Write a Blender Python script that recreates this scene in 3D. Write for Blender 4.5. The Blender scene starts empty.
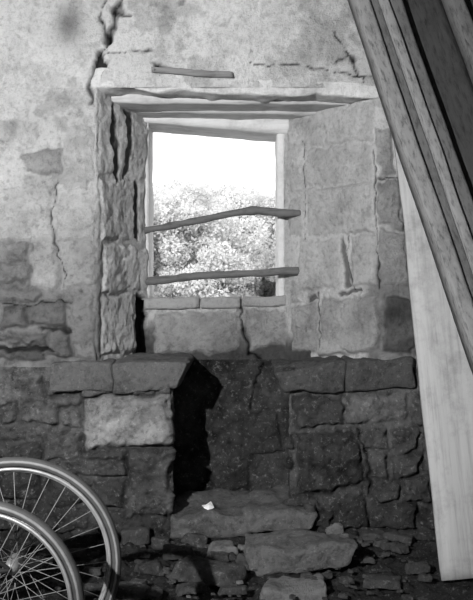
import bpy, bmesh, math, random
import numpy as np
from mathutils import Vector, Matrix
random.seed(7); rng=np.random.RandomState(5)
F=840.;CX=236.5;CY=300.;D=3.5;H=1.0
def W(px,py,y):
    s=(D+y)/F
    return Vector(((px-CX)*s,y,H+(CY-py)*s))
scene=bpy.context.scene
COL=scene.collection
# ---------------------------------------------------------------- noise
def hsh(i,j,k,seed):
    n=(i*374761393+j*668265263+k*1442695041+seed*1274126177)&0xffffffff
    n=((n^(n>>13))*1274126177)&0xffffffff
    n=n^(n>>16)
    n=(n*668265263)&0xffffffff
    n=n^(n>>15)
    return n/4294967296.0
def vn(P,sc,seed=0):
    Q=P*sc; I=np.floor(Q).astype(np.int64); f=Q-I; f=f*f*(3-2*f)
    r=0
    for a in (0,1):
        for b in (0,1):
            for c in (0,1):
                w=(f[...,0] if a else 1-f[...,0])*(f[...,1] if b else 1-f[...,1])*(f[...,2] if c else 1-f[...,2])
                r=r+w*hsh(I[...,0]+a,I[...,1]+b,I[...,2]+c,seed)
    return r*2-1
def fbm(P,sc,o=4,seed=0,g=0.5):
    r=0;a=1;t=0
    for i in range(o):
        r=r+a*vn(P,sc*(2.03**i),seed+i*17); t+=a; a*=g
    return r/t
def sstep(x): 
    x=np.clip(x,0,1); return x*x*(3-2*x)
# ---------------------------------------------------------------- materials
def newmat(name):
    m=bpy.data.materials.new(name); m.use_nodes=True
    nt=m.node_tree; return m,nt,nt.nodes,nt.links,nt.nodes['Principled BSDF']
def grey(v): return (v,v,v,1)
def noise_node(N,L,coord,scale,detail=6,rough=0.6):
    n=N.new('ShaderNodeTexNoise'); n.inputs['Scale'].default_value=scale
    n.inputs['Detail'].default_value=detail; n.inputs['Roughness'].default_value=rough
    L.new(coord,n.inputs['Vector']); return n
def ramp(N,L,inp,stops):
    r=N.new('ShaderNodeValToRGB'); e=r.color_ramp.elements
    e[0].position=stops[0][0]; e[0].color=grey(stops[0][1]); e[1].position=stops[-1][0]; e[1].color=grey(stops[-1][1])
    for p,v in stops[1:-1]:
        q=e.new(p); q.color=grey(v)
    L.new(inp,r.inputs[0]); return r
def mulc(N,L,a,b):
    m=N.new('ShaderNodeMix'); m.data_type='RGBA'; m.blend_type='MULTIPLY'; m.inputs[0].default_value=1
    L.new(a,m.inputs[6]); L.new(b,m.inputs[7]); return m.outputs[2]
def stone_mat(name,base=None,bump=0.6,contrast=1.0,fine=38,fleck=0.0):
    m,nt,N,L,B=newmat(name)
    tc=N.new('ShaderNodeTexCoord'); co=tc.outputs['Object']
    n1=noise_node(N,L,co,5,10,0.72); n2=noise_node(N,L,co,fine,8,0.8); n3=noise_node(N,L,co,170,3,0.6)
    r1=ramp(N,L,n1.outputs[0],[(0.3,max(.1,1-0.46*contrast)),(0.48,0.95),(0.72,1.0)])
    r2=ramp(N,L,n2.outputs[0],[(0.28,max(.1,1-0.46*contrast)),(0.5,0.90),(0.72,1.0)])
    c=mulc(N,L,r1.outputs[0],r2.outputs[0])
    if base is None:
        at=N.new('ShaderNodeAttribute'); at.attribute_name='tone'
        c=mulc(N,L,at.outputs['Color'],c)
    else:
        rg=N.new('ShaderNodeRGB'); rg.outputs[0].default_value=grey(base)
        c=mulc(N,L,rg.outputs[0],c)
    if fleck>0:   # pale lichen / lime flecks on raw stone
        n4=noise_node(N,L,co,55,5,0.75)
        rf=ramp(N,L,n4.outputs[0],[(0.56,0.0),(0.68,fleck)])
        mx=N.new('ShaderNodeMix'); mx.data_type='RGBA'; mx.blend_type='ADD'; mx.inputs[0].default_value=1
        L.new(c,mx.inputs[6]); L.new(rf.outputs[0],mx.inputs[7]); c=mx.outputs[2]
    L.new(c,B.inputs['Base Color'])
    B.inputs['Roughness'].default_value=0.95; B.inputs['Specular IOR Level'].default_value=0.1
    ad=N.new('ShaderNodeMath'); ad.operation='ADD'
    L.new(n2.outputs[0],ad.inputs[0])
    m3=N.new('ShaderNodeMath'); m3.operation='MULTIPLY'; m3.inputs[1].default_value=0.5; L.new(n3.outputs[0],m3.inputs[0])
    L.new(m3.outputs[0],ad.inputs[1])
    bp=N.new('ShaderNodeBump'); bp.inputs['Strength'].default_value=bump; bp.inputs['Distance'].default_value=0.018
    L.new(ad.outputs[0],bp.inputs['Height']); L.new(bp.outputs[0],B.inputs['Normal'])
    return m
def wood_mat(name,base,stretch=(40,40,2.2),contrast=0.45,rough=0.8):
    m,nt,N,L,B=newmat(name)
    tc=N.new('ShaderNodeTexCoord'); mp=N.new('ShaderNodeMapping'); mp.inputs['Scale'].default_value=stretch
    L.new(tc.outputs['Object'],mp.inputs[0])
    n1=noise_node(N,L,mp.outputs[0],1,8,0.7); n2=noise_node(N,L,tc.outputs['Object'],6,9,0.72)
    r1=ramp(N,L,n1.outputs[0],[(0.33,1-contrast),(0.5,0.9),(0.7,1.0)])
    r2=ramp(N,L,n2.outputs[0],[(0.3,0.6),(0.5,.95),(0.7,1.0)])
    rg=N.new('ShaderNodeRGB'); rg.outputs[0].default_value=grey(base)
    c=mulc(N,L,mulc(N,L,r1.outputs[0],r2.outputs[0]),rg.outputs[0])
    L.new(c,B.inputs['Base Color']); B.inputs['Roughness'].default_value=rough; B.inputs['Specular IOR Level'].default_value=0.15
    bp=N.new('ShaderNodeBump'); bp.inputs['Strength'].default_value=0.4; bp.inputs['Distance'].default_value=0.004
    L.new(n1.outputs[0],bp.inputs['Height']); L.new(bp.outputs[0],B.inputs['Normal'])
    return m
def plain(name,v,rough=0.6,metal=0.0):
    m,nt,N,L,B=newmat(name)
    tc=N.new('ShaderNodeTexCoord'); n=noise_node(N,L,tc.outputs['Object'],25,4,0.6)
    r=ramp(N,L,n.outputs[0],[(0.3,v*0.75),(0.7,min(1,v*1.15))]); L.new(r.outputs[0],B.inputs['Base Color'])
    B.inputs['Roughness'].default_value=rough; B.inputs['Metallic'].default_value=metal
    return m
M_wall=stone_mat('masonry_tone',None,1.0,1.1,44)
M_walllow=stone_mat('raw_rubble_masonry',None,1.0,1.6,34,.14)
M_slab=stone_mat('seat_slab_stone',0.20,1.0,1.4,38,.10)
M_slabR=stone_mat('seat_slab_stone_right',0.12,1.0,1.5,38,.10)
M_step=stone_mat('step_stone',0.19,1.0,1.5,38,.12)
M_rock=stone_mat('rubble_stone',0.10,1.0,1.5,34,.1)
M_rockL=stone_mat('rubble_stone_light',0.28,1.0,1.4)
M_floor=stone_mat('dirt_floor',0.045,1.0,1.6,26,.12)
M_room=stone_mat('plain_plaster',0.30,0.5)
M_lintel=stone_mat('limewashed_lintel',0.86,0.8,.9)
M_lintel2=wood_mat('lintel_wood_inner',0.66,(3,40,40),0.35)
M_frame=stone_mat('window_reveal_stone',0.78,0.4,0.5)
M_branch=wood_mat('branch_bark',0.16,(6,60,60),0.5)
M_slat=wood_mat('slat_wood',0.24,(4,60,60),0.5)
# ---------------------------------------------------------------- mesh helpers
def mkobj(name,verts,faces,mat,parent=None,smooth=True,mats=None,fm=None):
    me=bpy.data.meshes.new(name); me.from_pydata([tuple(v) for v in verts],[],faces); 
    for m in (mats or [mat]): me.materials.append(m)
    if fm: me.polygons.foreach_set('material_index',fm)
    if smooth: me.polygons.foreach_set('use_smooth',[True]*len(me.polygons))
    me.update()
    o=bpy.data.objects.new(name,me); COL.objects.link(o)
    if parent: o.parent=parent
    return o
def empty(name,loc=(0,0,0)):
    e=bpy.data.objects.new(name,None); e.empty_display_size=0.1; e.location=loc; COL.objects.link(e); return e
def box(name,lo,hi,mat,parent=None):
    x0,y0,z0=lo;x1,y1,z1=hi
    v=[(x0,y0,z0),(x1,y0,z0),(x1,y1,z0),(x0,y1,z0),(x0,y0,z1),(x1,y0,z1),(x1,y1,z1),(x0,y1,z1)]
    f=[(0,3,2,1),(4,5,6,7),(0,1,5,4),(1,2,6,5),(2,3,7,6),(3,0,4,7)]
    return mkobj(name,v,f,mat,parent,False)
class MB:
    def __init__(s): s.v=[];s.f=[];s.m=[]
    def add(s,v,f,mi=0):
        o=len(s.v); s.v+= [tuple(p) for p in v]; s.f+=[tuple(i+o for i in q) for q in f]; s.m+=[mi]*len(f)
    def tube(s,pts,r,n=8,mi=0,closed=False):
        pts=[Vector(p) for p in pts]; k=len(pts)
        rs=r if isinstance(r,(list,tuple)) else [r]*k
        V=[];Fc=[];up=Vector((0.12,0.93,0.3)).normalized()
        for i,p in enumerate(pts):
            a=pts[(i-1)%k] if (closed or i>0) else p
            b=pts[(i+1)%k] if (closed or i<k-1) else p
            t=(b-a).normalized()
            if abs(t.dot(up))>0.95: up=Vector((1,0,0))
            u=t.cross(up).normalized(); w=t.cross(u)
            for j in range(n):
                an=2*math.pi*j/n; V.append(p+(u*math.cos(an)+w*math.sin(an))*rs[i])
        m=k if closed else k-1
        for i in range(m):
            for j in range(n):
                a=i*n+j;b=i*n+(j+1)%n;c=((i+1)%k)*n+(j+1)%n;d=((i+1)%k)*n+j
                Fc.append((a,b,c,d))
        if not closed:
            Fc.append(tuple(range(n-1,-1,-1))); Fc.append(tuple((k-1)*n+j for j in range(n)))
        s.add(V,Fc,mi)
    def hexa(s,c8,n=(8,6,4),r=0.02,amp=0.008,sc=9,seed=0,mi=0):
        """rounded, noisy stone filling hexahedron c8 (front bl,br,tr,tl ; back bl,br,tr,tl)"""
        c=[np.array(p,dtype=float) for p in c8]
        w=np.linalg.norm(c[1]-c[0]);h=np.linalg.norm(c[3]-c[0]);d=np.linalg.norm(c[4]-c[0])
        S=np.array([w,d,h]); r=min(r,0.45*S.min())
        idx={};V=[];Fc=[]
        def vid(i,j,k):
            if (i,j,k) not in idx: idx[(i,j,k)]=len(V); V.append((i/n[0],j/n[2],k/n[1]))
            return idx[(i,j,k)]
        nx,nz,ny=n
        for i in range(nx):
            for k in range(nz):
                for j,fl in ((0,0),(ny,1)):
                    q=[vid(i,j,k),vid(i+1,j,k),vid(i+1,j,k+1),vid(i,j,k+1)]
                    Fc.append(tuple(q if not fl else q[::-1]))
        for i in range(nx):
            for j in range(ny):
                for k,fl in ((0,1),(nz,0)):
                    q=[vid(i,j,k),vid(i+1,j,k),vid(i+1,j+1,k),vid(i,j+1,k)]
                    Fc.append(tuple(q if not fl else q[::-1]))
        for j in range(ny):
            for k in range(nz):
                for i,fl in ((0,1),(nx,0)):
                    q=[vid(i,j,k),vid(i,j+1,k),vid(i,j+1,k+1),vid(i,j,k+1)]
                    Fc.append(tuple(q[::-1] if fl else q))
        T=np.array(V); P=(T-0.5)*S
        q=np.clip(P,-(S/2-r),(S/2-r)); dd=P-q; ln=np.linalg.norm(dd,axis=1,keepdims=True); ln[ln<1e-9]=1
        nr=dd/ln; P=q+nr*np.minimum(ln,r)
        T=P/S+0.5; x=T[:,0:1];y=T[:,1:2];z=T[:,2:3]
        fr=(c[0]*(1-x)+c[1]*x)*(1-z)+(c[3]*(1-x)+c[2]*x)*z
        bk=(c[4]*(1-x)+c[5]*x)*(1-z)+(c[7]*(1-x)+c[6]*x)*z
        R=fr*(1-y)+bk*y
        R=R+amp*np.stack([fbm(R,sc,4,seed+1),fbm(R,sc,4,seed+2),fbm(R,sc,4,seed+3)],1)*1.6
        s.add([tuple(p) for p in R],Fc,mi)
    def obj(s,name,mats,parent=None,smooth=True):
        return mkobj(name,s.v,s.f,None,parent,smooth,mats,s.m)
def pxhexa(mb,quad,y0,y1,back=None,**kw):
    """quad = front face corners measured (tl,tr,br,bl) at depth y0, extruded to y1"""
    tl,tr,br,bl=[W(p[0],p[1],y0) for p in quad]
    dv=Vector((0,y1-y0,0)); bz=Vector((0,0,back or 0))
    mb.hexa([bl,br,tr,tl,bl+dv,br+dv,tr+dv+bz,tl+dv+bz],**kw)
# ---------------------------------------------------------------- masonry strip
def hit(px,py,a,b,u0):
    dx=(px-CX)/F; dz=(CY-py)/F
    sx,sy=b[0]-a[0],b[1]-a[1]; n=(sy,-sx)
    t=(n[0]*a[0]+n[1]*(a[1]+D))/(n[0]*dx+n[1]*1.0)
    x=dx*t;y=-D+t;L=math.hypot(sx,sy)
    return u0+((x-a[0])*sx+(y-a[1])*sy)/L, H+dz*t
def strip(name,prof,z0,z1,res,stones,pits,cracks,tonefn,hole=None,fill=None,parent=None,sm=0.02,mat=None,rough=1.0,chips=1.0):
    us=[0]
    for i in range(len(prof)-1): us.append(us[-1]+math.hypot(prof[i+1][0]-prof[i][0],prof[i+1][1]-prof[i][1]))
    Lt=us[-1]; nu=int(Lt/res)+1; u=np.linspace(0,Lt,nu)
    fine=np.linspace(-0.2,Lt+0.2,int((Lt+0.4)/0.002))
    fx=np.interp(fine,us,[p[0] for p in prof]); fy=np.interp(fine,us,[p[1] for p in prof])
    k=np.exp(-0.5*(np.arange(-40,41)*0.002/sm*1.6)**2); k/=k.sum()
    if len(prof)>2:
        fx2=np.convolve(np.pad(fx,40,mode='edge'),k,'valid'); fy2=np.convolve(np.pad(fy,40,mode='edge'),k,'valid')
    else: fx2,fy2=fx,fy
    X=np.interp(u,fine,fx2); Y=np.interp(u,fine,fy2)
    X[0],X[-1]=prof[0][0],prof[-1][0]
    tx=np.gradient(X,u);ty=np.gradient(Y,u); l=np.hypot(tx,ty); nx=ty/l; ny=-tx/l
    nz=int((z1-z0)/res)+1; z=np.linspace(z0,z1,nz)
    U,Z=np.meshgrid(u,z)             # rows z
    P=np.stack([np.broadcast_to(X,U.shape),np.broadcast_to(Y,U.shape),Z],-1)
    Uw=U+0.020*fbm(P,8,3,101)+0.010*vn(P,38,103); Zw=Z+0.020*fbm(P,8,3,111)+0.010*vn(P,38,113)
    h=0.013*fbm(P,4,5,3)+rough*(0.007*fbm(P,16,4,7,.6)+0.0035*fbm(P,45,3,9))
    tone=tonefn(P,U)
    def topoly(s,pts):
        return [hit(p[0],p[1],prof[s],prof[s+1],us[s]) for p in pts]
    S=[]
    for st in stones:
        seg,tn,ht,pts=st[:4]
        if len(pts)==4 and not isinstance(pts[0],tuple):
            a,b,c,d=pts; j=lambda:random.uniform(-3.0,3.0)
            pts=[(a+j(),b+j()),(c+j(),b+j()),(c+j(),d+j()),(a+j(),d+j())]
        S.append((topoly(seg,pts),tn,ht,st[4] if len(st)>4 else 0.016))
    if fill:
        boxes=[(min(p[0] for p in q[0]),max(p[0] for p in q[0]),min(p[1] for p in q[0]),max(p[1] for p in q[0])) for q in S]
        for (ua,ub,za,zb,tfun,hfun,wr,hr) in fill:
            zz=za
            while zz<zb:
                hh=random.uniform(*hr); uu=ua+random.uniform(-.1,0)
                while uu<ub:
                    ww=random.uniform(*wr); a0,a1=max(uu,ua)+.004,min(uu+ww,ub)-.004; b0,b1=zz+.004,min(zz+hh,zb)-.004
                    if a1-a0>.03 and b1-b0>.02 and not any(a0<q[1]-.012 and a1>q[0]+.012 and b0<q[3]-.012 and b1>q[2]+.012 for q in boxes):
                        j=lambda:random.uniform(-.012,.012)
                        S.append(([(a0+j(),b0+j()),(a1+j(),b0+j()),(a1+j(),b1+j()),(a0+j(),b1+j())],tfun(a0,b0),hfun(a0,b0),0.014))
                    uu+=ww
                zz+=hh
    def sdf(poly,UU,ZZ):
        ar=sum(poly[i][0]*poly[(i+1)%len(poly)][1]-poly[(i+1)%len(poly)][0]*poly[i][1] for i in range(len(poly)))
        if ar<0: poly=poly[::-1]
        d=np.full(UU.shape,-9.0)
        for i in range(len(poly)):
            a=poly[i];b=poly[(i+1)%len(poly)]; ex,ez=b[0]-a[0],b[1]-a[1]; l=math.hypot(ex,ez)+1e-9
            d=np.maximum(d,((UU-a[0])*ez-(ZZ-a[1])*ex)/l)
        return d
    def window(poly,m=0.04):
        pu=[p[0] for p in poly];pz=[p[1] for p in poly]
        i0,i1=np.searchsorted(u,[min(pu)-m,max(pu)+m]); j0,j1=np.searchsorted(z,[min(pz)-m,max(pz)+m])
        return slice(j0,j1),slice(i0,i1)
    for n,(poly,tn,ht,rd) in enumerate(S):
        sl=window(poly); 
        if U[sl].size==0: continue
        d=sdf(poly,Uw[sl],Zw[sl])
        cu=sum(p[0] for p in poly)/len(poly);cz=sum(p[1] for p in poly)/len(poly)
        ti=random.uniform(-.09,.09);tj=random.uniform(-.09,.09)
        mk=sstep(-d/rd); Pl=P[sl]
        hs=ht+ (U[sl]-cu)*ti*(ht/.02)+(Z[sl]-cz)*tj*(ht/.02)+0.55*ht*rough*fbm(Pl,14,5,200+n,.6)
        ring=np.exp(-(d/0.007)**2)*0.3*ht
        h[sl]=h[sl]+mk*hs-ring
        tm=sstep(-d/0.010+0.3)*np.clip(.85+.6*fbm(Pl,9,3,700+n),0,1); tv=tn*(1+random.uniform(-.12,.12))*(1+0.35*rough*fbm(Pl,11,5,300+n,.6))
        brk=np.clip(.6+1.2*fbm(Pl,8,3,41),0,1)
        ringt=np.exp(-((d)/0.0055)**2)*min(0.65,max(0,ht-.004)*30)*brk
        tone[sl]=(tone[sl]*(1-tm)+tv*tm)*(1-ringt)
    for (seg,tn,dp,pts) in pits:
        poly=topoly(seg,pts); sl=window(poly); 
        if U[sl].size==0: continue
        mk=sstep(-sdf(poly,Uw[sl],Zw[sl])/0.008+.2)
        h[sl]-=dp*mk; tone[sl]=tone[sl]*(1-mk)+tn*mk
    for (seg,wd,dp,pts) in cracks:
        q=topoly(seg,pts)
        for a,b in zip(q[:-1],q[1:]):
            sl=window([a,b],0.06)
            if U[sl].size==0: continue
            UU=Uw[sl];ZZ=Zw[sl]; ex,ez=b[0]-a[0],b[1]-a[1]; l2=ex*ex+ez*ez+1e-9
            t=np.clip(((UU-a[0])*ex+(ZZ-a[1])*ez)/l2,0,1)
            d=np.hypot(UU-a[0]-t*ex,ZZ-a[1]-t*ez)
            w2=wd*(1+.6*vn(P[sl],22,77))
            mk=np.exp(-(d/w2)**2)
            h[sl]-=dp*mk; tone[sl]*=(1-0.93*mk)
    # small chips and pits scattered over the masonry, more in some areas than others
    chip=sstep((fbm(P,26,4,611,.6)+.25*fbm(P,2.5,3,617)-.42)/.12)*chips; h-=.003*chip; tone*=1-.38*chip
    tone=np.clip(tone,0.008,0.95)
    PX=X+nx*h*1.0; PY=Y+ny*h
    V=np.stack([PX,PY,Z],-1).reshape(-1,3).astype(np.float32)
    idx=np.arange(nu*nz).reshape(nz,nu)
    q=np.stack([idx[:-1,:-1],idx[:-1,1:],idx[1:,1:],idx[1:,:-1]],-1)
    if hole:
        s,ax0,az0,ax1,az1=hole
        cxm=(X[:-1]+X[1:])/2; czm=(z[:-1]+z[1:])/2
        CXm,CZm=np.meshgrid(cxm,czm); CY_=np.broadcast_to((Y[:-1]+Y[1:])/2,CXm.shape)
        keep=~((CXm>ax0)&(CXm<ax1)&(CZm>az0)&(CZm<az1)&(CY_>0.40)); q=q[keep]
    q=q.reshape(-1,4)
    me=bpy.data.meshes.new(name)
    me.vertices.add(len(V)); me.vertices.foreach_set('co',V.ravel())
    me.loops.add(q.size); me.loops.foreach_set('vertex_index',q.ravel().astype(np.int32))
    me.polygons.add(len(q)); me.polygons.foreach_set('loop_start',(np.arange(len(q))*4).astype(np.int32))
    me.polygons.foreach_set('loop_total',np.full(len(q),4,dtype=np.int32))
    me.polygons.foreach_set('use_smooth',np.ones(len(q),dtype=bool))
    me.update(calc_edges=True); me.validate()
    at=me.color_attributes.new('tone','FLOAT_COLOR','POINT')
    tt=tone.reshape(-1); at.data.foreach_set('color',np.stack([tt,tt,tt,np.ones_like(tt)],1).ravel().astype(np.float32))
    me.materials.append(mat or M_wall)
    o=bpy.data.objects.new(name,me); COL.objects.link(o); o.parent=parent
    return o
# ---------------------------------------------------------------- room extents
XL,XR,YB,ZC=-2.2,1.9,-4.8,2.9
ZS=0.72; ZL=1.885
wall=empty('wall_front')
def tone_top(P,U):
    t=0.84+0.12*fbm(P,3,5,31)+0.10*fbm(P,14,4,37)
    x=P[...,0];z=P[...,2]
    st=np.exp(-(((x+0.70)/0.055)**2+((z-2.15)/0.08)**2)); t=t*(1-0.65*st)
    st=np.exp(-(((x+0.30)/0.03)**2+((z-2.2)/0.12)**2)); t=t*(1-0.3*st)
    fl=sstep((fbm(P,6,5,91,.6)-.16)/.12); t=t*(1-.24*fl)
    t=t-0.14*sstep((x-0.1)/0.5)  # light falling off to the right, put into the plaster tone
    return t
def tone_up(P,U):
    z=P[...,2];x=P[...,0];y=P[...,1]
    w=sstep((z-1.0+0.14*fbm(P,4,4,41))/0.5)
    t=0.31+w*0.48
    fl=sstep((fbm(P,6,5,91,.6)-.15)/.12); t=t*(1-.24*fl)
    t=t+0.07*fbm(P,4,5,31)+0.08*fbm(P,18,4,37)
    rec=sstep((y-0.02)/0.05); t=t*(1-rec)+rec*(0.70+0.12*fbm(P,6,4,51)+.10*fbm(P,20,4,53))
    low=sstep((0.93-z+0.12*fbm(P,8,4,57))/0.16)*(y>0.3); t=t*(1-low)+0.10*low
    return t
def tone_low(P,U):
    z=P[...,2];y=P[...,1];x=P[...,0]
    t=0.14+0.06*fbm(P,5,5,61)+0.06*fbm(P,22,4,67)
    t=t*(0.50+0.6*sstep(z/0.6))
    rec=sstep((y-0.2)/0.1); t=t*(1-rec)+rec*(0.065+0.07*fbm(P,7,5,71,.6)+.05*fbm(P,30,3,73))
    return np.clip(t,0.012,1)
# ---- top panel
strip('upper_plaster',[(XL,0),(XR,0)],ZL,ZC,0.008,
  [(0,.6,.004,[300,20,345,60])],
  [(0,.03,.03,[(150,63),(158,65),(232,70),(233,78),(152,74)]),(0,.04,.018,[(90,62),(101,48),(107,64),(95,86)]),(0,.35,.006,[(174,0),(186,0),(184,8),(172,6)]),
   (0,.3,.006,[(112,8),(122,2),(126,12),(116,22)])],
  [(0,.0095,.022,[(127,-14),(114,14),(108,40),(93,62),(90,92)]),(0,.0045,.010,[(108,40),(100,20),(104,0)]),(0,.004,.008,[(114,14),(130,16)]),
   (0,.004,.008,[(335,30),(345,52),(350,60),(362,80)]),(0,.003,.005,[(345,52),(334,62)]),(0,.0025,.005,[(105,55),(160,50)]),(0,.0025,.005,[(240,60),(290,66),(372,76)])],
  tone_top,parent=wall,chips=.55)
# ---- upper strip with recess
prof=[(XL,0),(-.581,0),(-.420,.45),(.219,.45),(.585,0),(XR,0)]
stones=[
 (0,.30,.010,[25,152,62,172]),(0,.70,.004,[0,120,40,148]),(0,.68,.004,[62,125,96,183]),(0,.60,.006,[-2,185,52,236]),(0,.62,.007,[58,186,94,238]),
 (0,.58,.007,[60,241,94,289]),(0,.52,.010,[30,241,57,290]),(0,.42,.012,[2,240,28,262]),(0,.33,.014,[-5,265,28,286]),
 (0,.30,.016,[-5,289,38,301]),(0,.20,.018,[-2,304,27,328]),(0,.19,.018,[29,303,68,328]),(0,.40,.010,[70,292,95,345]),
 (0,.25,.016,[0,332,44,345]),(0,.18,.020,[46,332,72,358]),(0,.34,.012,[74,347,96,360]),(0,.15,.012,[-4,348,42,362]),
 # left jamb
 (1,.80,.005,[(100,98),(146,126),(146,180),(100,172)]),(1,.80,.005,[(100,176),(146,184),(146,240),(100,240)]),
 (1,.74,.008,[(102,243),(146,246),(147,290),(102,292)]),(1,.68,.008,[(102,295),(134,294),(134,352),(102,356)]),
 # apron / sill
 (2,.40,.010,[(153,313),(238,311),(240,345),(228,352),(156,354)]),(2,.42,.010,[(245,310),(287,309),(287,345),(250,350)]),
 (2,.68,.006,[(277,140),(287,138),(287,200),(277,200)]),(2,.66,.006,[(277,204),(287,204),(287,262),(277,262)]),
 # right jamb
 (3,.64,.005,[(288,118),(320,112),(324,145),(288,148)]),(3,.58,.006,[(324,112),(372,102),(374,140),(326,146)]),
 (3,.64,.005,[(288,150),(302,150),(302,192),(288,192)]),(3,.58,.005,[(305,148),(372,143),(373,180),(305,186)]),
 (3,.66,.010,[(308,188),(373,181),(373,232),(308,236)]),(3,.62,.005,[(288,196),(303,196),(303,236),(288,236)]),
 (3,.64,.010,[(300,240),(337,238),(337,288),(300,290)]),(3,.54,.009,[(351,236),(375,234),(376,284),(351,287)]),
 (3,.48,.010,[(290,293),(302,293),(302,302),(290,302)]),(3,.46,.010,[(291,305),(316,303),(316,352),(291,352)]),
 (3,.46,.016,[(322,300),(377,296),(378,350),(320,356)]),
 # right front
 (4,.42,.008,[377,125,396,174]),(4,.27,.012,[379,178,402,228]),(4,.38,.012,[381,231,406,284]),(4,.11,.016,[383,295,412,352]),
 (4,.2,.014,[405,180,440,225]),(4,.25,.014,[409,229,450,282]),(4,.14,.014,[416,290,470,350])]
pits=[(1,.12,.010,[(113,100),(118,104),(119,148),(122,180),(116,184),(111,130)]),(1,.14,.008,[(124,108),(132,112),(129,170),(124,190)]),
 (1,.09,.010,[(134,180),(139,185),(138,238),(133,236)]),(1,.02,.035,[(136,292),(147,300),(147,358),(136,358)]),
 (3,.22,.010,[(340,237),(344,236),(350,288),(343,286)]),(3,.24,.012,[(307,296),(316,293),(318,300),(308,303)]),
 (3,.2,.010,[(336,291),(362,287),(362,292),(338,296)]),
 (0,.04,.02,[(-8,346),(44,345),(60,352),(40,352),(0,354)]),(0,.06,.02,[(40,328),(70,328),(74,334),(44,333)])]
cracks=[(0,.003,.008,[(57,180),(54,215),(58,250),(66,288)]),(0,.009,.016,[(90,86),(96,104)]),(2,.005,.02,[(239,300),(243,330),(250,352),(262,362)]),
 (3,.003,.010,[(374,150),(376,200),(377,290)]),(1,.004,.012,[(146,120),(147,290)]),(3,.002,.006,[(304,140),(305,240)]),(4,.004,.01,[(378,175),(402,176)]),
 (0,.003,.01,[(0,303),(70,302)]),(3,.004,.01,[(318,292),(319,356)]),(3,.003,.008,[(348,236),(346,262),(352,290)])]
wx0,wz0,wx1,wz1=-.420,1.005,.196,1.845
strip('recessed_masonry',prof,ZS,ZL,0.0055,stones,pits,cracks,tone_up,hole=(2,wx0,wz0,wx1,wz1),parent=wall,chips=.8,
  fill=[(0,1.6,ZS,1.5,lambda a,b:.28 if b<1.1 else .5,lambda a,b:.015 if b<1.1 else .006,(.12,.3),(.08,.16)),
        (3.45,4.6,ZS,1.6,lambda a,b:.2,lambda a,b:.014,(.12,.3),(.08,.2))])
# ---- lower strip with leg space
profl=[(XL,0),(-.268,0),(-.30,.45),(.25,.45),(.222,0),(XR,0)]
stl=[
 (0,.24,.020,[-4,374,44,405]),(0,.17,.022,[22,402,58,425]),(0,.15,.02,[-2,408,20,425]),(0,.20,.02,[47,397,80,406]),
 (0,.50,.030,[(84,396),(171,395),(172,446),(86,449)],.025),(0,.20,.018,[60,408,82,430]),(0,.12,.018,[-4,428,28,440]),(0,.15,.016,[30,427,48,440]),
 (0,.14,.018,[42,432,82,458]),(0,.10,.02,[-6,443,38,460]),(0,.11,.018,[46,462,124,478]),(0,.12,.015,[84,451,124,460]),
 (0,.12,.030,[(126,448),(172,447),(173,517),(127,518)],.025),(0,.08,.018,[95,481,124,505]),(0,.07,.018,[50,481,92,505]),(0,.07,.02,[0,464,42,500]),
 (0,.06,.02,[100,508,165,534]),
 (4,.07,.022,[(291,397),(345,396),(345,424),(300,427)]),(4,.22,.018,[346,396,408,423]),(4,.04,.028,[(298,433),(355,428),(366,484),(300,496)],.025),
 (4,.13,.02,[359,428,390,450]),(4,.08,.02,[(394,430),(420,426),(418,450),(400,455)]),(4,.12,.02,[366,454,388,478]),(4,.10,.02,[(391,458),(424,454),(420,476),(396,482)]),
 (4,.10,.02,[424,430,455,470]),(4,.07,.02,[(370,484),(402,480),(400,500),(378,504)]),(4,.07,.02,[405,482,432,505]),(4,.05,.02,[(330,504),(366,498),(372,528),(334,530)]),(4,.05,.02,[374,505,420,530]),
 (4,.14,.02,[412,396,450,424]),
 (2,.06,.016,[(242,415),(276,410),(284,452),(240,458)]),(2,.06,.014,[(214,470),(250,460),(252,490),(216,497)])]
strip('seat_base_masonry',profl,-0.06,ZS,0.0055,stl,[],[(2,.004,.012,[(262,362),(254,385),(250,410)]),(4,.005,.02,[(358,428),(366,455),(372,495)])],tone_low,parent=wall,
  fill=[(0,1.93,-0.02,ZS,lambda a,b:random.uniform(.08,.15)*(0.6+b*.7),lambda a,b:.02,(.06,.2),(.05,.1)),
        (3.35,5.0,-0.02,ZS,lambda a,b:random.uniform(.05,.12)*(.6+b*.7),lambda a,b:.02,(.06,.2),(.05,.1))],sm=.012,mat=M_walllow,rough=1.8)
box('outer_leaf_left',(XL,.50,-.3),(wx0,.68,ZC),M_frame,wall)
box('outer_leaf_right',(wx1,.50,-.3),(XR,.68,ZC),M_frame,wall)
box('outer_leaf_top',(wx0,.50,wz1),(wx1,.68,ZC),M_frame,wall)
box('outer_leaf_bottom',(wx0,.50,-.3),(wx1,.68,wz0),M_frame,wall)
box('wall_left',(XL-.3,YB-.3,-.3),(XL,.68,ZC),M_room); box('wall_right',(XR,YB-.3,-.3),(XR+.3,.68,ZC),M_room)
wb=empty('wall_back')
DW=.5  # half width of an unseen doorway, added and sized for fill light
box('wall_back_left_part',(XL,YB-.3,-.3),(-DW,YB,ZC),M_room,wb); box('wall_back_right_part',(DW,YB-.3,-.3),(XR,YB,ZC),M_room,wb)
box('wall_back_over_door',(-DW,YB-.3,2.1),(DW,YB,ZC),M_room,wb)
box('ceiling',(XL-.3,YB-.3,ZC),(XR+.3,.68,ZC+.15),wood_mat('ceiling_boards',.25,(3,30,30)))
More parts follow.
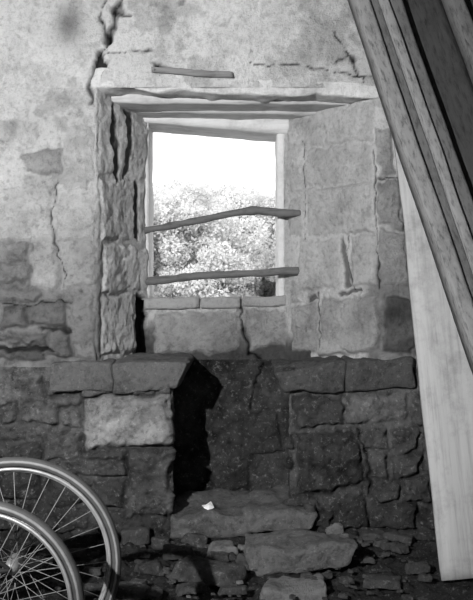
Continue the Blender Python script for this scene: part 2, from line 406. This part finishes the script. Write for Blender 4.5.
# ---------------------------------------------------------------- window
win=empty('window_1')
def wb_(mb,q,y0,y1,**k): pxhexa(mb,q,y0,y1,**k)
mb=MB()
wb_(mb,[(138,106),(292,112),(292,134),(138,121)],.41,.66,n=(30,4,8),r=.006,amp=.003,sc=14,seed=3)
mb.obj('head_timber',[wood_mat('window_head_wood',.7,(4,40,40),.3)],win)
mb=MB()
wb_(mb,[(140,120),(148.5,120),(149.5,300),(140,300)],.435,.66,n=(3,30,8),r=.006,amp=.004,sc=12,seed=5)
mb.obj('reveal_left',[M_frame],win)
mb=MB()
wb_(mb,[(277,128),(285,128),(285,300),(278,300)],.435,.66,n=(3,30,8),r=.006,amp=.004,sc=12,seed=8)
mb.obj('reveal_right',[M_frame],win)
mb=MB()
wb_(mb,[(144,298),(199,297),(199,309),(144,310)],.425,.66,n=(12,4,8),r=.008,amp=.006,sc=14,seed=11)
wb_(mb,[(200,297),(241,297),(241,308),(200,309)],.43,.66,n=(12,4,8),r=.008,amp=.006,sc=14,seed=13)
wb_(mb,[(242,297),(288,296),(288,306),(242,307)],.425,.66,n=(12,4,8),r=.008,amp=.006,sc=14,seed=15)
mb.obj('sill_stones',[stone_mat('sill_stone',.42,.7)],win)
# lintel timbers
lin=empty('lintel')
mb=MB()
wb_(mb,[(94,68),(384,84),(378,98),(94,88)],.002,.13,n=(110,10,6),r=.006,amp=.012,sc=9,seed=21)
mb.obj('front_timber',[M_lintel],lin)
mb=MB()
a=[(-.64,.12,1.855),(.66,.12,1.845),(.66,.12,1.95),(-.64,.12,1.95)]
mb.hexa([a[0],a[1],a[2],a[3]]+[(p[0],.285,p[2]) for p in a],n=(50,4,6),r=.008,amp=.006,sc=8,seed=22)
a=[(-.56,.28,1.850),(.50,.28,1.836),(.50,.28,1.95),(-.56,.28,1.95)]
mb.hexa([a[0],a[1],a[2],a[3]]+[(p[0],.46,p[2]-.0) for p in a],n=(50,4,6),r=.008,amp=.005,sc=8,seed=23)
mb.obj('inner_timbers',[M_lintel2],lin)
mb=MB()
wb_(mb,[(151,66),(232,71),(233,77),(151,72)],-.022,-.006,n=(24,3,3),r=.003,amp=.006,sc=14,seed=31)
mb.tube([W(154,69,-.03),W(154,69,.0)],.004,6)
mb.obj('wooden_slat',[M_slat])
# bars
def bar(name,pts,rad,seed):
    P=[]; R=[]
    pts=[(Vector(W(*p)),r) for p,r in zip(pts,rad)]
    for (a,ra),(b,rb) in zip(pts[:-1],pts[1:]):
        for i in range(12):
            t=i/12; P.append(a.lerp(b,t)); R.append(ra*(1-t)+rb*t)
    P.append(pts[-1][0]);R.append(pts[-1][1])
    A=np.array([tuple(p) for p in P]); 
    A[:,2]+=.006*fbm(A,9,3,seed); A[:,1]+=.006*fbm(A,9,3,seed+5)
    R=[r*(1+.22*float(v)) for r,v in zip(R,vn(A,28,seed+9))]
    m=MB(); m.tube([tuple(p) for p in A],R,10); return m.obj(name,[M_branch])
bar('wooden_branch_bar',[(144,231,.43),(190,222,.42),(235,213,.40),(256,210,.39),(280,212.5,.375),(301,213,.36)],[.015,.017,.018,.020,.018,.014],3)
bar('wooden_branch_bar',[(144,281,.43),(200,276.5,.42),(250,273,.39),(300,271,.36)],[.019,.019,.018,.017],9)
# ---------------------------------------------------------------- seats
mb=MB()
pxhexa(mb,[(49,363),(113,361),(113,392),(50,392)],-.03,.5,n=(26,12,14),r=.014,amp=.013,sc=11,seed=41)
pxhexa(mb,[(112,361),(188,362),(178,389),(112,394)],-.033,.5,n=(30,12,18),r=.014,amp=.013,sc=11,seed=43)
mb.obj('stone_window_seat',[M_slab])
mb=MB()
pxhexa(mb,[(275,370),(347,360),(347,392),(288,393)],-.04,.5,n=(30,12,18),r=.016,amp=.015,sc=11,seed=45)
pxhexa(mb,[(345,360),(415,357),(416,388),(345,392)],-.035,.5,n=(28,12,14),r=.016,amp=.014,sc=11,seed=47)
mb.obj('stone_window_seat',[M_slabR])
# ---------------------------------------------------------------- floor
nx=420
gx=np.linspace(XL,XR,nx); gy=np.concatenate([np.linspace(YB,-1.2,90),np.linspace(-1.2,.5,211)[1:]]); ny=len(gy)
GX,GY=np.meshgrid(gx,gy); P=np.stack([GX,GY,GX*0],-1)
hz=.012*fbm(P,3,4,81)+.055*np.abs(fbm(P,9,5,83,.65))*sstep((GY+1.1)/.5)+.03*sstep((GY+.25)/.35)-.02
V=np.stack([GX,GY,hz],-1).reshape(-1,3)
I=np.arange(nx*ny).reshape(ny,nx)
q=np.stack([I[:-1,:-1],I[:-1,1:],I[1:,1:],I[1:,:-1]],-1).reshape(-1,4)
mkobj('floor',V.tolist(),[tuple(int(k) for k in r) for r in q],M_floor)
box('ground_outside',(-40,.68,-.5),(40,60,-.3),plain('grass_outside',.35,.95))
mb=MB()
pxhexa(mb,[(168,519),(250,514),(248,538),(172,541)],-.05,.36,back=.02,n=(30,10,20),r=.02,amp=.022,sc=10,seed=51)
pxhexa(mb,[(247,513),(318,512),(312,533),(248,538)],-.06,.34,back=.02,n=(30,10,20),r=.02,amp=.022,sc=10,seed=52)
mb.obj('stone_step',[M_step])
mb=MB(); pxhexa(mb,[(243,552),(362,548),(345,572),(250,577)],-.42,-.16,n=(40,10,18),r=.012,amp=.022,sc=10,seed=53)
mb.obj('stone_slab',[M_step])
mb=MB(); pxhexa(mb,[(266,592),(330,590),(332,606),(262,607)],-.68,-.52,n=(20,8,12),r=.012,amp=.016,sc=12,seed=55)
mb.obj('stone_slab',[M_rockL])
def rockblob(mb,c,s,seed,mi=0):
    x,y,z=c;a,b,h=[k/2 for k in s]; an=random.uniform(-.5,.5)
    def R(dx,dy): return (x+dx*math.cos(an)-dy*math.sin(an),y+dx*math.sin(an)+dy*math.cos(an))
    j=lambda:random.uniform(.65,1.12)
    def pt(dx,dy,dz):
        q=R(dx*j(),dy*j()); return (q[0],q[1],z+dz*j())
    mb.hexa([pt(-a,-b,-h),pt(a,-b,-h),pt(a*.9,-b*.8,h),pt(-a*.9,-b*.8,h),pt(-a,b,-h),pt(a,b,-h),pt(a*.9,b*.8,h),pt(-a*.9,b*.8,h)],
        n=(9,7,7),r=.22*min(s),amp=.22*min(s),sc=1.8/max(s),seed=seed,mi=mi)
mb=MB()
def fl(px,py,hh=0):
    dz=(CY-py)/F; t=-(H-hh)/dz; return ((px-CX)/F*t,-D+t)
man=[(208,584,.26,.12,.07,0),(222,560,.13,.10,.06,1),(176,562,.14,.08,.05,0),(150,578,.10,.08,.05,0),(135,548,.14,.08,.08,0),(190,596,.12,.06,.03,0),
 (331,533,.085,.07,.085,1),(370,540,.12,.08,.05,0),(400,545,.14,.08,.04,0),(385,590,.14,.08,.03,0),(345,538,.1,.07,.04,0),
 (130,600,.16,.08,.04,0),(232,598,.12,.05,.03,0),(300,508,.05,.05,.06,0),(195,548,.12,.06,.05,0),(160,550,.10,.06,.05,0),(420,575,.10,.07,.03,0)]
for i,(px,py,a,b,h,mi) in enumerate(man):
    x,y=fl(px,py); y=min(y+.04,-.02); rockblob(mb,(x,y,h*.42+(.10 if i==13 else 0)),(a,b,h),400+i,mi)
for i in range(230):
    x=random.uniform(-.75,.70);y=-.06-.82*random.random()**1.3
    s=random.choice([.008,.01,.012,.015,.02,.03,.04]); rockblob(mb,(x,y,.010+s*.15),(s*1.8,s*1.3,s*.7),700+i,0 if random.random()<.95 else 1)
mb.obj('rubble_stones',[M_rock,M_rockL])
mb=MB(); x,y,z=W(209,507,.0)
vs=[(x-.02,y,z-.005),(x+.0,y-.01,z+.012),(x+.022,y,z-.002),(x+.008,y+.02,z+.02),(x-.012,y+.02,z+.006),(x+.002,y-.015,z-.012),(x-.03,y-.005,z+.008)]
mb.add(vs,[(0,5,1),(5,2,1),(1,2,3),(1,3,4),(0,1,4),(0,4,6)])
mb.obj('crumpled_paper',[plain('white_paper',.9,.8)],smooth=False)
# ---------------------------------------------------------------- planks
def board(name,foot,top,wdir,width,thick,mat,seed=0,parent=None):
    foot=Vector(foot);top=Vector(top);l=(top-foot);L=l.length;zv=l.normalized()
    xv=Vector(wdir); xv=(xv-zv*xv.dot(zv)).normalized(); yv=zv.cross(xv)
    if yv.y<0: yv=-yv; 
    m=MB(); h=[(0,0,0),(width,0,0),(width,0,L),(0,0,L),(0,thick,0),(width,thick,0),(width,thick,L),(0,thick,L)]
    m.hexa(h,n=(6,60,2),r=.003,amp=.0035,sc=3,seed=seed)
    o=m.obj(name,[mat],parent)
    M=Matrix((( xv.x,yv.x,zv.x,foot.x),(xv.y,yv.y,zv.y,foot.y),(xv.z,yv.z,zv.z,foot.z),(0,0,0,1)))
    o.matrix_world=M; return o
M_p1=wood_mat('plank_grey',.25,(60,60,18),contrast=.7); M_p2=wood_mat('plank_mid',.13,(60,60,18),contrast=.7); M_p3=wood_mat('plank_dark',.055,(60,60,12),contrast=.6); M_p4=wood_mat('plank_pale',.45,(50,50,2.5),contrast=.34)
for i,(ox,wd,th,yo,mt) in enumerate([(.004,.052,.10,-.12,M_p1),(.060,.035,.12,-.10,M_p2),(.098,.030,.12,-.13,M_p1),(.131,.05,.10,-.11,M_p2),(.20,.15,.04,-.05,M_p3),(.36,.05,.12,-.13,M_p2),(.42,.22,.04,-.06,M_p3),(.65,.2,.04,-.06,M_p2)]):
    board('timber_plank',(1.0+ox,-.82+yo,.004),(.25+ox,.0+yo,2.88),(1,0,0),wd,th,mt,60+i)
board('pale_board',(.727,-.52,.004),(.575,-.075,2.35),(1,.0,0),.40,.03,M_p4,80)
# ---------------------------------------------------------------- bicycles
M_tyre=plain('tyre_rubber',.06,.7); M_rim=plain('rim_steel',.38,.5,.5); M_fr=plain('frame_paint',.05,.4); M_tw=plain('tyre_wall',.22,.7)
def wheel(mb,c,R):
    c=Vector(c); n=72
    def ring(rr,off=0): return [c+Vector((math.cos(2*math.pi*i/n)*rr,off,math.sin(2*math.pi*i/n)*rr)) for i in range(n)]
    mb.tube(ring(R-.0135),.0135,10,0,True)
    mb.tube(ring(R-.012,-.0105),.0042,6,3,True); mb.tube(ring(R-.012,.0105),.0042,6,3,True)
    mb.tube(ring(R-.031,-.008),.0050,6,1,True); mb.tube(ring(R-.031,.008),.0050,6,1,True); mb.tube(ring(R-.035),.006,6,1,True)
    mb.tube([c+Vector((0,-.045,0)),c+Vector((0,-.03,0)),c+Vector((0,.03,0)),c+Vector((0,.045,0))],[.008,.02,.02,.008],12,1)
    for i in range(32):
        a=2*math.pi*i/32; s=1 if i%2 else -1; b=a+(.9 if (i//2)%2 else -.9)
        mb.tube([c+Vector((math.cos(b)*.02,s*.028,math.sin(b)*.02)),c+Vector((math.cos(a)*(R-.035),0,math.sin(a)*(R-.035)))],.0011,4,3)
def bicycle(loc,R,yaw,lean):
    mb=MB()
    wheel(mb,(0,0,R),R); wheel(mb,(-.90,0,R),R)
    bb=(-.40,0,R-.05);hd=(-.74,0,R+.24);hb=(-.77,0,R+.14)
    st=(-.30,0,R+.20)
    mb.tube([bb,(-.265,0,R+.29)],.013,8,2); mb.tube([st,hd],.013,8,2); mb.tube([bb,hb],.015,8,2); mb.tube([hb,(-.71,0,R+.33)],.015,8,2)
    for s in (-.05,.05):
        mb.tube([bb,(0,s,R)],.007,6,2); mb.tube([st,(0,s,R)],.006,6,2); mb.tube([hb,(-.81,s,R+.06),(-.90,s,R)],.010,6,2)
    mb.tube([(-.66,-.10,R+.33),(-.70,-.09,R+.345),(-.72,0,R+.33),(-.70,.09,R+.345),(-.66,.10,R+.33)],.011,8,2)
    mb.tube([(-.15,0,R+.30),(-.21,0,R+.305),(-.28,0,R+.30),(-.38,0,R+.30)],[.045,.06,.035,.018],10,2)
    mb.tube([(bb[0]-.13,-.07,bb[2]),(bb[0],-.06,bb[2]),(bb[0],.05,bb[2]),(bb[0]+.13,.06,bb[2])],.008,6,1)
    mb.tube([(bb[0]+.05,-.02,bb[2]),(bb[0]+.1,-.14,.0)],.007,6,2)
    n=40; mb.tube([(bb[0]+math.cos(2*math.pi*i/n)*.07,-.03,bb[2]+math.sin(2*math.pi*i/n)*.07) for i in range(n)],.004,5,1,True)
    o=mb.obj('bicycle',[M_tyre,M_rim,M_fr,M_tw]); o.location=loc; o.rotation_euler=(lean,0,yaw); return o
bicycle((-.597,-1.25,.006),.287,math.radians(5),0)
bicycle((-.618,-1.46,.006),.255,math.radians(-5),0)
# ---------------------------------------------------------------- trees outside
random.seed(21)
m,nt,N,L,B=newmat('leaves'); tc=N.new('ShaderNodeTexCoord'); nn=noise_node(N,L,tc.outputs['Object'],3,5,.6)
r=ramp(N,L,nn.outputs[0],[(.3,.58),(.7,.88)]); L.new(r.outputs[0],B.inputs['Base Color']); B.inputs['Roughness'].default_value=.8  # haze over the trees is put into the pale leaf colour
tr=N.new('ShaderNodeBsdfTranslucent'); L.new(r.outputs[0],tr.inputs[0]); mx=N.new('ShaderNodeMixShader'); mx.inputs[0].default_value=.5
L.new(B.outputs[0],mx.inputs[1]); L.new(tr.outputs[0],mx.inputs[2]); L.new(mx.outputs[0],N['Material Output'].inputs[0])
M_leaf=m; M_trunk=plain('tree_bark',.4,.9)
mb=MB(); mb.tube([(0,0,0),(.05,0,.8),(0,.05,1.6),(.1,0,2.4)],[.16,.12,.1,.06],8,1)
for i in range(44):
    cz=random.uniform(.5,3.4); wdt=1.35*math.sqrt(max(.08,1-((cz-1.7)/2.1)**2)); an=random.uniform(0,6.28); rd=wdt*random.random()**.4
    c=np.array([rd*math.cos(an),rd*math.sin(an)*.85,cz]); rr=random.uniform(.26,.46)
    n=850; d=rng.normal(size=(n,3)); d/=np.linalg.norm(d,axis=1,keepdims=True)
    p=c+d*rr*(1+.3*fbm(d+c,3,3,i)[:,None])*rng.uniform(.6,1.15,size=(n,1))
    a=rng.normal(size=(n,3)); a/=np.linalg.norm(a,axis=1,keepdims=True); b=np.cross(a,d+.6*rng.normal(size=(n,3))); b/=np.linalg.norm(b,axis=1,keepdims=True)
    s=rng.uniform(.03,.058,size=(n,1)); 
    Q=np.stack([p-a*s,p-b*s*.6,p+a*s,p+b*s*.6],1).reshape(-1,3)
    mb.add(Q.tolist(),[(4*k,4*k+1,4*k+2,4*k+3) for k in range(n)],0)
base=mb.obj('tree',[M_leaf,M_trunk],smooth=False); tm=base.data
ztop=max(v.co.z for v in tm.vertices)
def settree(o,x,y,el):
    s=(el+.3)/ztop; o.location=(x,y,-.3); o.scale=(s*1.05,s,s)
settree(base,-1.7,17,3.9)
for i,(x,y,el) in enumerate([(.5,18,4.0),(-3.8,18.5,4.1),(2.6,17.5,3.9),(-.5,20,4.4),(4.6,19,4.2),(-5.8,18,4.0),(1.6,21,4.4),(-2.6,21,4.6),(-7.5,20,4.4),(7,19,4.3),(-.6,16,3.3),(-2.7,16,3.4),(1.0,23,4.6),(-1.2,23,4.7),(-3.4,23,4.8),(3.2,23,4.7)]):
    o=bpy.data.objects.new('tree',tm); COL.objects.link(o); settree(o,x,y,el); o.rotation_euler=(0,0,random.uniform(0,6.28))
# ---------------------------------------------------------------- light
def light(name,kind,loc,energy,**k):
    l=bpy.data.lights.new(name,kind); l.energy=energy
    for a,b in k.items(): setattr(l,a,b)
    o=bpy.data.objects.new(name,l); o.location=loc; COL.objects.link(o); return o
l=light('work_lamp','SPOT',(-1.25,-3.5,1.74),690,shadow_soft_size=.025,spot_size=math.radians(80),spot_blend=.7)
l.rotation_euler=(Vector((-.22,0,1.6))-Vector(l.location)).to_track_quat('-Z','Y').to_euler()
s=light('sun','SUN',(0,-5,10),3.2,angle=.2); s.rotation_euler=Vector((.35,.75,-.6)).to_track_quat('-Z','Y').to_euler()
w=bpy.data.worlds.new('sky'); scene.world=w; w.use_nodes=True; b=w.node_tree.nodes['Background']; b.inputs[0].default_value=(1,1,1,1); b.inputs[1].default_value=1.75
# ---------------------------------------------------------------- camera
cam=bpy.data.cameras.new('camera'); co=bpy.data.objects.new('camera',cam); COL.objects.link(co)
co.location=(0,-D,H); co.rotation_euler=(math.pi/2,0,0)
cam.sensor_fit='VERTICAL'; cam.sensor_height=24; cam.lens=F/600*24; cam.clip_start=.05
scene.camera=co
scene.view_settings.view_transform='Standard'
scene.view_settings.look='None'
